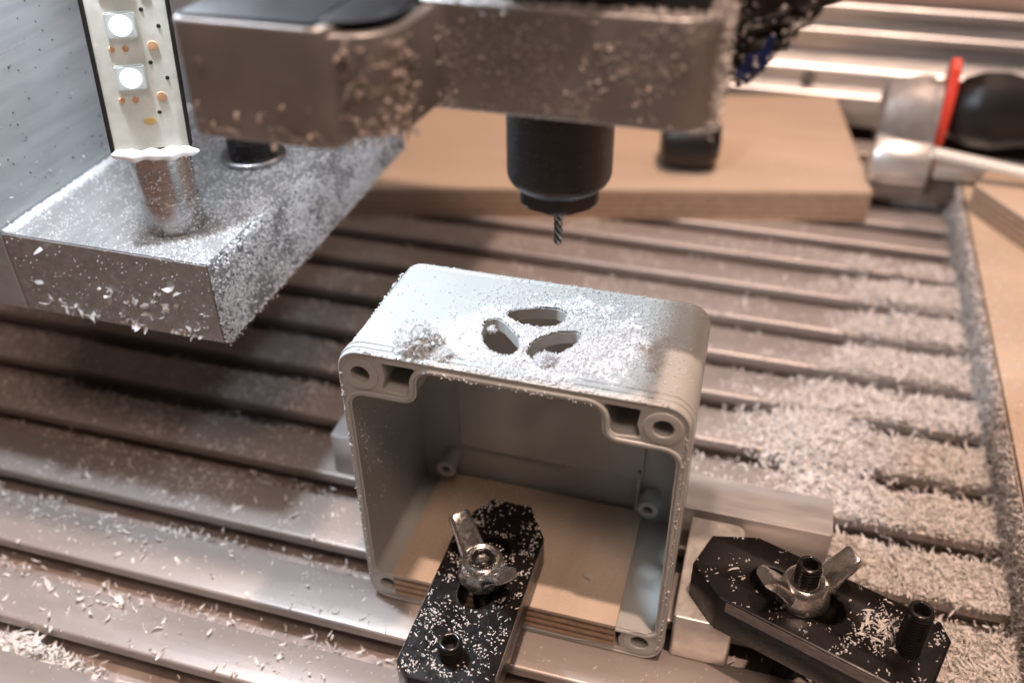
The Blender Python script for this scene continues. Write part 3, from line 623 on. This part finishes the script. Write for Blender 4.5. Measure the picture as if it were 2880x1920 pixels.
hh = np.clip(hh, -.2, .55)+np.where(hh > 0, .26*(vn(gx, gy, .5, 97)-.5)+.16*(vn(gx, gy, .28, 99)-.5), 0); sd = leaf_sd(gx, gy); hh = np.where(sd < .25, -1, hh)
V = np.c_[gx.ravel(), gy.ravel(), (topz(gy)+hh*.9).ravel()]; ny_, nx_ = gx.shape; keep = (hh > -.06)
F = [(j*nx_+i, j*nx_+i+1, (j+1)*nx_+i+1, (j+1)*nx_+i) for j in range(ny_-1) for i in range(nx_-1) if keep[j, i] and keep[j, i+1] and keep[j+1, i] and keep[j+1, i+1]]
me = bpy.data.meshes.new('dust_layer'); me.from_pydata((V*S).tolist(), [], F); bm = bmesh.new(); bm.from_mesh(me); bmesh.ops.delete(bm, geom=[v for v in bm.verts if not v.link_faces], context='VERTS'); bm.to_mesh(me); bm.free()
o = link('dust_layer', me, M_dust, None, 180); meta(o, 'thick white milling dust around the three holes on the box top', 'dust', kind='stuff')
x, y = pick(42000, 1.2, 79.6, .3, 40, lambda x, y: np.clip(dustd(x, y)**1.6*sig(x, 26, 3)+.006+.03*np.exp(-((x-68)/9)**2), 0, 1)); sd = leaf_sd(x, y); k = sd > .12; x, y, sd = x[k], y[k], sd[k]
hz = np.clip(dustd(x, y)*1.5-.62, 0, .5)*.9
scatter('dust_grains', np.c_[x, y, topz(y, x)+hz+rng.random(len(x))*.16-.02], rng.uniform(.26, .7, len(x))*np.where(rng.random(len(x)) < .06, 1.7, 1), GRAIN, M_grain, 1.2, label='white grains and crumbs sprinkled over the box top', cat='dust')
x, y = pick(3600, 3, 78, .6, 39, lambda x, y: np.clip(dustd(x, y)**1.5*.8*sig(x, 24, 3)+.012+.1*np.exp(-((x-68)/9)**2), 0, 1)); k = leaf_sd(x, y) > .5; x, y = x[k], y[k]
scatter('dust_threads', np.c_[x, y, topz(y, x)+.15+np.clip(dustd(x, y)*1.5-.62, 0, .5)], rng.uniform(.7, 1.7, len(x)), CURL3, M_grain, .5, label='tiny white threads among the dust on the box top', cat='dust')
# crumbs on the rims
n = 420; t = rng.random(n); q = np.where(rng.random(n) < .5, rng.uniform(5, 76, n), 0)
P = np.concatenate([np.c_[rng.uniform(5, 76, 260), rng.uniform(-.3, .8, 260), np.full(260, H+.05)], np.c_[rng.uniform(1.1, 1.6, 130), rng.uniform(0, 38, 130), H-3.2+rng.random(130)*.4], np.c_[rng.normal(.8, .4, 70), np.full(70, -.5), rng.uniform(8, 80, 70)], np.c_[80.2+rng.normal(0, .3, 90), np.full(90, -.4), rng.uniform(5, 80, 90)], np.c_[rng.uniform(20, 60, 60), np.full(60, -.5), rng.uniform(82.3, 83.6, 60)], np.c_[rng.uniform(5, 76, 160), rng.normal(39.8, .3, 160), np.full(160, topz(np.array([40.]))[0]-.1)]])
scatter('rim_crumbs', P, rng.uniform(.25, .75, len(P)), GRAIN, M_grain, 1.2, label='white crumbs caught along the rim of the grey box', cat='dust')
n = 420; P = np.c_[np.full(n, 2.3)+rng.random(n)*.1, rng.uniform(2, 34, n), 30+rng.random(n)*38]; P = P[rng.random(n) < np.clip(fbm(P[:, 1], P[:, 2], 9, 7)*3-1, 0, 1)]
scatter('inside_crumbs', P, rng.uniform(.2, .55, len(P)), GRAIN, M_grain, 1.2, label='white specks clinging to the inner wall of the box', cat='dust')
# tuft of hair-like swarf on the box top
def ball(name, c, R, n, size, label, mt=M_tuft, fl=.75, tm=FIBRE):
    a = rng.normal(0, 1, (n, 3)); a /= np.linalg.norm(a, axis=1)[:, None]; r = R*rng.random(n)**.4; P = a*r[:, None]; P[:, 2] = np.abs(P[:, 2])*fl
    return scatter(name, P+np.array(c), rng.uniform(*size, n), tm, mt, 1.5, label=label, cat='swarf', kind='stuff')
ball('swarf_tuft', (17.8, 6.0, H), 5.0, 1300, (2.5, 5.5), 'round matted tuft of swarf on the corner end of the box top', M_tuft, .8)
ball('swarf_tuft', (24.5, 3.6, H), 2.6, 260, (1.5, 3.5), 'small thin tuft of swarf beside the round matted one', M_tuft, .5)
ball('swarf_tuft', (47.2, 7.0, H), 2.6, 420, (1.0, 2.5), 'small heaped clump of swarf at the lip of the lowest leaf hole', M_grain, .9)
ball('swarf_tuft', (69.5, 12.0, H), 1.8, 160, (.8, 1.8), 'little pale clump of crumbs near the far corner of the box top', M_tuft, .6)
ball('swarf_tuft', (32.0, 16.8, H-.8), 1.1, 60, (.9, 2.0), 'scrap of swarf hanging in the mouth of one leaf hole', M_grain, .8)
for _ in range(3):
    pass
tube('hair', [(34, 4.3, H+.4), (38, 3.4, H+1.3), (30, 3.2, H+1.6), (24, 4.5, H+1.2)], .07, M_tuft); bpy.data.objects['hair'].parent = None
meta(bpy.data.objects['hair'], 'single fine fibre trailing from the matted tuft on the box top', 'fibre')

# ---- dust on the clamps
def clamp_dust(name, tipc, ang, z, n, dens, label, nut_d, rear_d):
    u = rng.uniform(.5, 58, n); v = rng.uniform(-11.2, 11.2, n); k = rng.random(n) < dens(u, v)
    lim = np.where(u < 10, 5.5+u*.6, 11.2); k &= np.abs(v) < lim
    k &= ~((u > 12.8) & (u < 37) & (np.abs(v) < 4.9)) | False; k &= np.hypot(u-nut_d, v) > 6.6; k &= np.hypot(u-rear_d, v) > 3.3
    u, v = u[k], v[k]; X = tipc[0]+u*math.cos(ang)-v*math.sin(ang); Y = tipc[1]+u*math.sin(ang)+v*math.cos(ang); n = len(u)
    sp = rng.random(n) < .72
    scatter(name, np.c_[X, Y, np.full(len(X), z+.12)][sp], rng.uniform(.22, .75, sp.sum()), GRAIN, M_grain, 1.2, label=label[0], cat='dust')
    scatter(name, np.c_[X, Y, np.full(len(X), z+.15)][~sp], rng.uniform(.5, 1.6, (~sp).sum()), CURL3, M_chip, .4, label=label[1], cat='dust')
clamp_dust('clamp_dust', (34.6, 22.3), math.radians(-90), 23.5, 9500, lambda u, v: np.clip(fbm(u, v, 2.2, 5)*4-1.75, 0, 1)*np.where(u < 24, .62, .34)+.03, ('white dust grains over the clamp inside the box', 'short white threads on the clamp inside the box'), 26, 50.6)
clamp_dust('clamp_dust', (87.0, 16.0), math.radians(-19.2), 27.9, 6500, lambda u, v: np.clip(fbm(u, v, 2.6, 8)*4-1.9, 0, 1)*np.where(u < 36, .12, .42)+.008, ('white dust grains on the clamp outside the box', 'short white threads on the clamp outside the box'), 26.2, 51.2)
c2 = lambda u, v, z: (87.0+u*math.cos(math.radians(-19.2))-v*math.sin(math.radians(-19.2)), 16.0+u*math.sin(math.radians(-19.2))+v*math.cos(math.radians(-19.2)), z)
for k_ in range(1): scatter('swarf_curls', np.array([c2(45+rnd.gauss(0, 2.6), rnd.gauss(1.5, 2.6), 28.2+rnd.random()*.8) for _ in range(60)]), rng.uniform(1.6, 4.2, 60), CURL, M_chip, .35, label='nest of longer white curls by the levelling screw of the outer clamp', cat='swarf')
sc1 = scatter('plastic_curl', np.array([c2(9.5, -1.5, 28.3)]), 4.2, CURL, M_chip, .1, label='single long white curl lying near the tip of the outer clamp', cat='swarf', kind=None)

# ---- dust on the carriage plate, its side, the wall foot and the rod
PZ = 88.4
def plated(x, y):
    return np.clip(.18+.5*sig(x, -66+8*fbm(x, y, 12, 2), 6)*1.0, 0, 1)*np.clip(fbm(x, y, 5, 12)*2.2-.35, .1, 1.2)*np.where((x > -80) & (y < 60), 1, .75)
x, y = pick(34000, -105.5, -43.9, 19.6, 146, plated); k = (np.hypot(x+62.4, y-36.3) > 7.8) & (np.hypot(x+63.5, y-79) > 9.9); x, y = x[k], y[k]
scatter('plate_dust', np.c_[x, y, PZ+.08+rng.random(len(x))*.2], rng.uniform(.18, .7, len(x)), GRAIN, M_grain, 1.2, label='fine white dust over the top of the horizontal plate', cat='dust')
x, y = pick(7000, -104, -43.9, 19.6, 140, lambda x, y: np.clip(plated(x, y)*.8, 0, 1)); k = (np.hypot(x+62.4, y-36.3) > 7.8) & (np.hypot(x+63.5, y-79) > 9.9); x, y = x[k], y[k]
scatter('plate_threads', np.c_[x, y, np.full(len(x), PZ+.2)], rng.uniform(.7, 1.9, len(x)), CURL3, M_chip, .3, label='short white threads lying on the horizontal plate', cat='dust')
n = 3200; y = rng.uniform(20, 110, n); x = -105.6+np.abs(rng.normal(0, 1.3, n)); scatter('joint_crumbs', np.c_[x, y, PZ+.1+rng.random(n)*.6*np.exp(-(x+105.6))], rng.uniform(.4, 1.1, n), GRAIN, M_grain, 1.2, label='line of crumbs in the joint between the plate and the upright plate', cat='dust')
# crusted right side of the plate
FX = np.array(((0, 0, 1.), (1, 0, 0), (0, 1, 0)))      # flake frame facing +X
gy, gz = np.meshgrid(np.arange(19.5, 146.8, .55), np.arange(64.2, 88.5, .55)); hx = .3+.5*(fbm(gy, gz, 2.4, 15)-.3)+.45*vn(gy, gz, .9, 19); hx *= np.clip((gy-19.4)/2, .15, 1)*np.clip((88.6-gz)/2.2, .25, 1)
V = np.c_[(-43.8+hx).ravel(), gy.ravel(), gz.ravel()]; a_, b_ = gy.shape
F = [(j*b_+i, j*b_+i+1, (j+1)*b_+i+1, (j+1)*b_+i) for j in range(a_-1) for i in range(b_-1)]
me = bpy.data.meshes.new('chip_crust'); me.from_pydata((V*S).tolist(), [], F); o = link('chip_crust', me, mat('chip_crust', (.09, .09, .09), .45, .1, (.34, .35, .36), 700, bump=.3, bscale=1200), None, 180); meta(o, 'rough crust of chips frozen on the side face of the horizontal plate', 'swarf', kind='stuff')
n = 26000; y = rng.uniform(19.5, 147, n); z = rng.uniform(64, 88.6, n); k = rng.random(n) < np.clip(fbm(y, z, 7, 33)*3.2-1.05, .12, 1); y, z = y[k], z[k]; n = len(y); xx = -43.8+rng.uniform(.3, 1.2, n)*np.clip((y-19)/3, .3, 1)
scatter('crust_grains', np.c_[xx-.1, y, z], .2+rng.gamma(2, .16, n).clip(0, .9), GRAIN, M_grain, 1.4, frame=FX, label='glittering white grains stuck to the side of the horizontal plate', cat='dust')
n = 1500; y = rng.uniform(20, 147, n); z = 64+rng.exponential(.6, n)*-.6+.4; scatter('crust_fringe', np.c_[-43.4+rng.uniform(-.8, .9, n), y, z], rng.uniform(.6, 1.6, n), CURL3, M_chip, 1.2, label='fringe of chips along the lower edge of the horizontal plate', cat='swarf')
# chips on the front face of the plate
FY = np.array(((1., 0, 0), (0, 0, -1), (0, 1, 0)))     # local z -> -Y
n = 260; x = rng.uniform(-105, -44, n); z = 64.5+24*rng.random(n)**1.0; scatter('front_specks', np.c_[x, np.full(n, 19.3), z], rng.uniform(.15, .45, n), GRAIN, M_grain, 1.2, frame=FY, label='tiny white specks on the dark front edge of the plate', cat='dust')
n = 52; z = 64.8+np.abs(rng.normal(0, 8, n)); x = rng.uniform(-100, -46, n); z = np.minimum(z, 86)
FLK = curl_templates(16, 7, (1.0, 3.2)); FLK[0][:, :, 1:3] *= 1.9
scatter('front_shavings', np.c_[x, np.full(n, 18.9), z], 1.4+rng.gamma(2, 1.0, n).clip(0, 4.2), FLK, M_chip, .5, frame=FY, label='curled shavings clinging along the front edge of the plate', cat='swarf')
# upright plate specks: dark pits and a few chips
n = 130; y = 20+80*rng.random(n); z = 89+rng.random(n)*60; scatter('wall_specks', np.c_[np.full(n, -106.2), y, z], rng.uniform(.2, .7, n), GRAIN, M_dark, 1.2, frame=FX, label='tiny dark specks on the upright side plate', cat='dust')
n = 45; y = 20+50*rng.random(n); z = 89+rng.exponential(8, n); scatter('wall_chips', np.c_[np.full(n, -106.0), y, z], rng.uniform(.4, 1.6, n), CURL3, M_chip, .6, frame=FX, label='few white chips stuck low on the upright side plate', cat='dust')
n = 420; a = rng.uniform(math.radians(-170), math.radians(10), n); scatter('rod_dust', np.c_[-62.4+7.75*np.cos(a), 36.3+7.75*np.sin(a), PZ+22*rng.random(n)**1.4], rng.uniform(.2, .6, n), GRAIN, M_grain, 1.2, label='white grains stuck to the foot of the steel rod', cat='dust')
# chips on the spindle mount
n = 210; x = rng.uniform(27, 74, n); z = rng.uniform(148, 165.5, n)
scatter('mount_chips', np.c_[x, np.full(n, -5.35), z], rng.uniform(.4, 1.9, n), WILD, M_pale, .4, frame=FY, label='pale chips spattered on the front of the spindle mount', cat='swarf')
n = 2200; x = rng.uniform(20, 77, n); z = rng.uniform(147.5, 166, n); k = fbm(x, z, 7, 14) > .47; scatter('mount_dust', np.c_[x, np.full(n, -5.1), z][k], rng.uniform(.12, .4, k.sum()), GRAIN, M_chip, 1.2, frame=FY, label='fine dust film on the front of the spindle mount', cat='dust')
n = 1500; y = rng.uniform(-6, 50, n); z = rng.uniform(147, 174, n); x = 77.3+rng.random(n)*1.3; scatter('mount_fringe', np.c_[x, y, z], rng.uniform(.8, 2.3, n), CURL, M_chip, 1.2, frame=FX, label='shaggy fringe of chips on the corner of the spindle mount by the brush', cat='swarf')
n = 500; x = rng.uniform(24, 79, n); scatter('mount_ledge_chips', np.c_[x, rng.uniform(-5, -1, n), 166.1+rng.random(n)*.7], rng.uniform(.5, 1.5, n), CURL3, M_chip, .4, label='chips lying along the upper edge of the spindle mount', cat='swarf')
n = 170; t = rng.uniform(0, math.pi/2, n); x = 21.3+9.4*np.sin(t)+rng.normal(0, .3, n); y = -14-9.4*np.cos(t); z = rng.uniform(147, 164, n)
scatter('shoulder_swarf', np.c_[x, y, z], rng.uniform(.6, 3.4, n), WILD, M_mist, 1.0, frame=FY, label='clotted shavings on the rounded shoulder of the spindle mount', cat='swarf')
n = 34; x = rng.uniform(-4, 20, n); z = 147.5+rng.exponential(2.3, n); scatter('bracket_chips', np.c_[x, np.full(n, -25.6), z], rng.uniform(1.0, 3.6, n), WILD, M_mist, .5, frame=FY, label='blurred shavings along the foot of the bracket step', cat='swarf')
# chips in the brush
n = 60; t = rng.random(n); x = 79+18*t+rng.normal(0, .8, n); z = 150+21*t+rng.normal(0, .8, n)+0; scatter('brush_chips', np.c_[x, np.full(n, 13.2), z], rng.uniform(.6, 2.2, n), FLK, M_chip, .8, frame=FY, label='white chips caught along the lower edge of the brush', cat='swarf')
n = 22; x = rng.uniform(79, 97, n); z = 152+(x-79)*1.15+rng.random(n)*12; scatter('brush_flecks', np.c_[x, np.full(n, 13.0), z], rng.uniform(.5, 1.8, n), FLK, M_chip, .8, frame=FY, label='white flecks among the black bristles', cat='swarf')
n = 160; scatter('nut_crumbs', np.array([(35+r_*math.cos(a_), -3.7+r_*math.sin(a_), 29.9-(r_-3)*.4) for r_, a_ in zip(rng.uniform(3, 6.2, n), rng.uniform(0, 6.28, n))]), rng.uniform(.15, .5, n), GRAIN, M_grain, 1.2, label='white crumbs on the hub of the wing nut inside the box', cat='dust')
n = 260; fy = rng.uniform(2, 36, n); scatter('fallen_crumbs', np.c_[rng.uniform(9, 68, n), fy, 11.9+fy*.0664], rng.uniform(.3, 1.4, n), CURL3, M_chip, .3, label='a few fallen threads on the plywood inside the grey box', cat='swarf')
x, y = pick(900, -60, 132, 200, 300, lambda x, y: (y > 259+(x-134.2)*.2456)*np.exp(-(y-259-(x-134.2)*.2456)/14)); scatter('far_board_crumbs', np.c_[x, y, np.full(len(x), 15.2)], rng.uniform(.6, 2.0, len(x)), CURL3, M_chip, .3, label='sparse chips along the near edge of the large plywood board', cat='swarf')
x, y = pick(9000, 9, 68, 1, 38, lambda x, y: np.clip(fbm(x, y, 6, 77)*2.5-.9, 0, 1)*.5); scatter('ply_dust', np.c_[x, y, 11.75+(y)*.0664+.1], rng.uniform(.15, .5, len(x)), GRAIN, M_chip, 1.2, label='fine dust on the plywood inside the grey box', cat='dust')
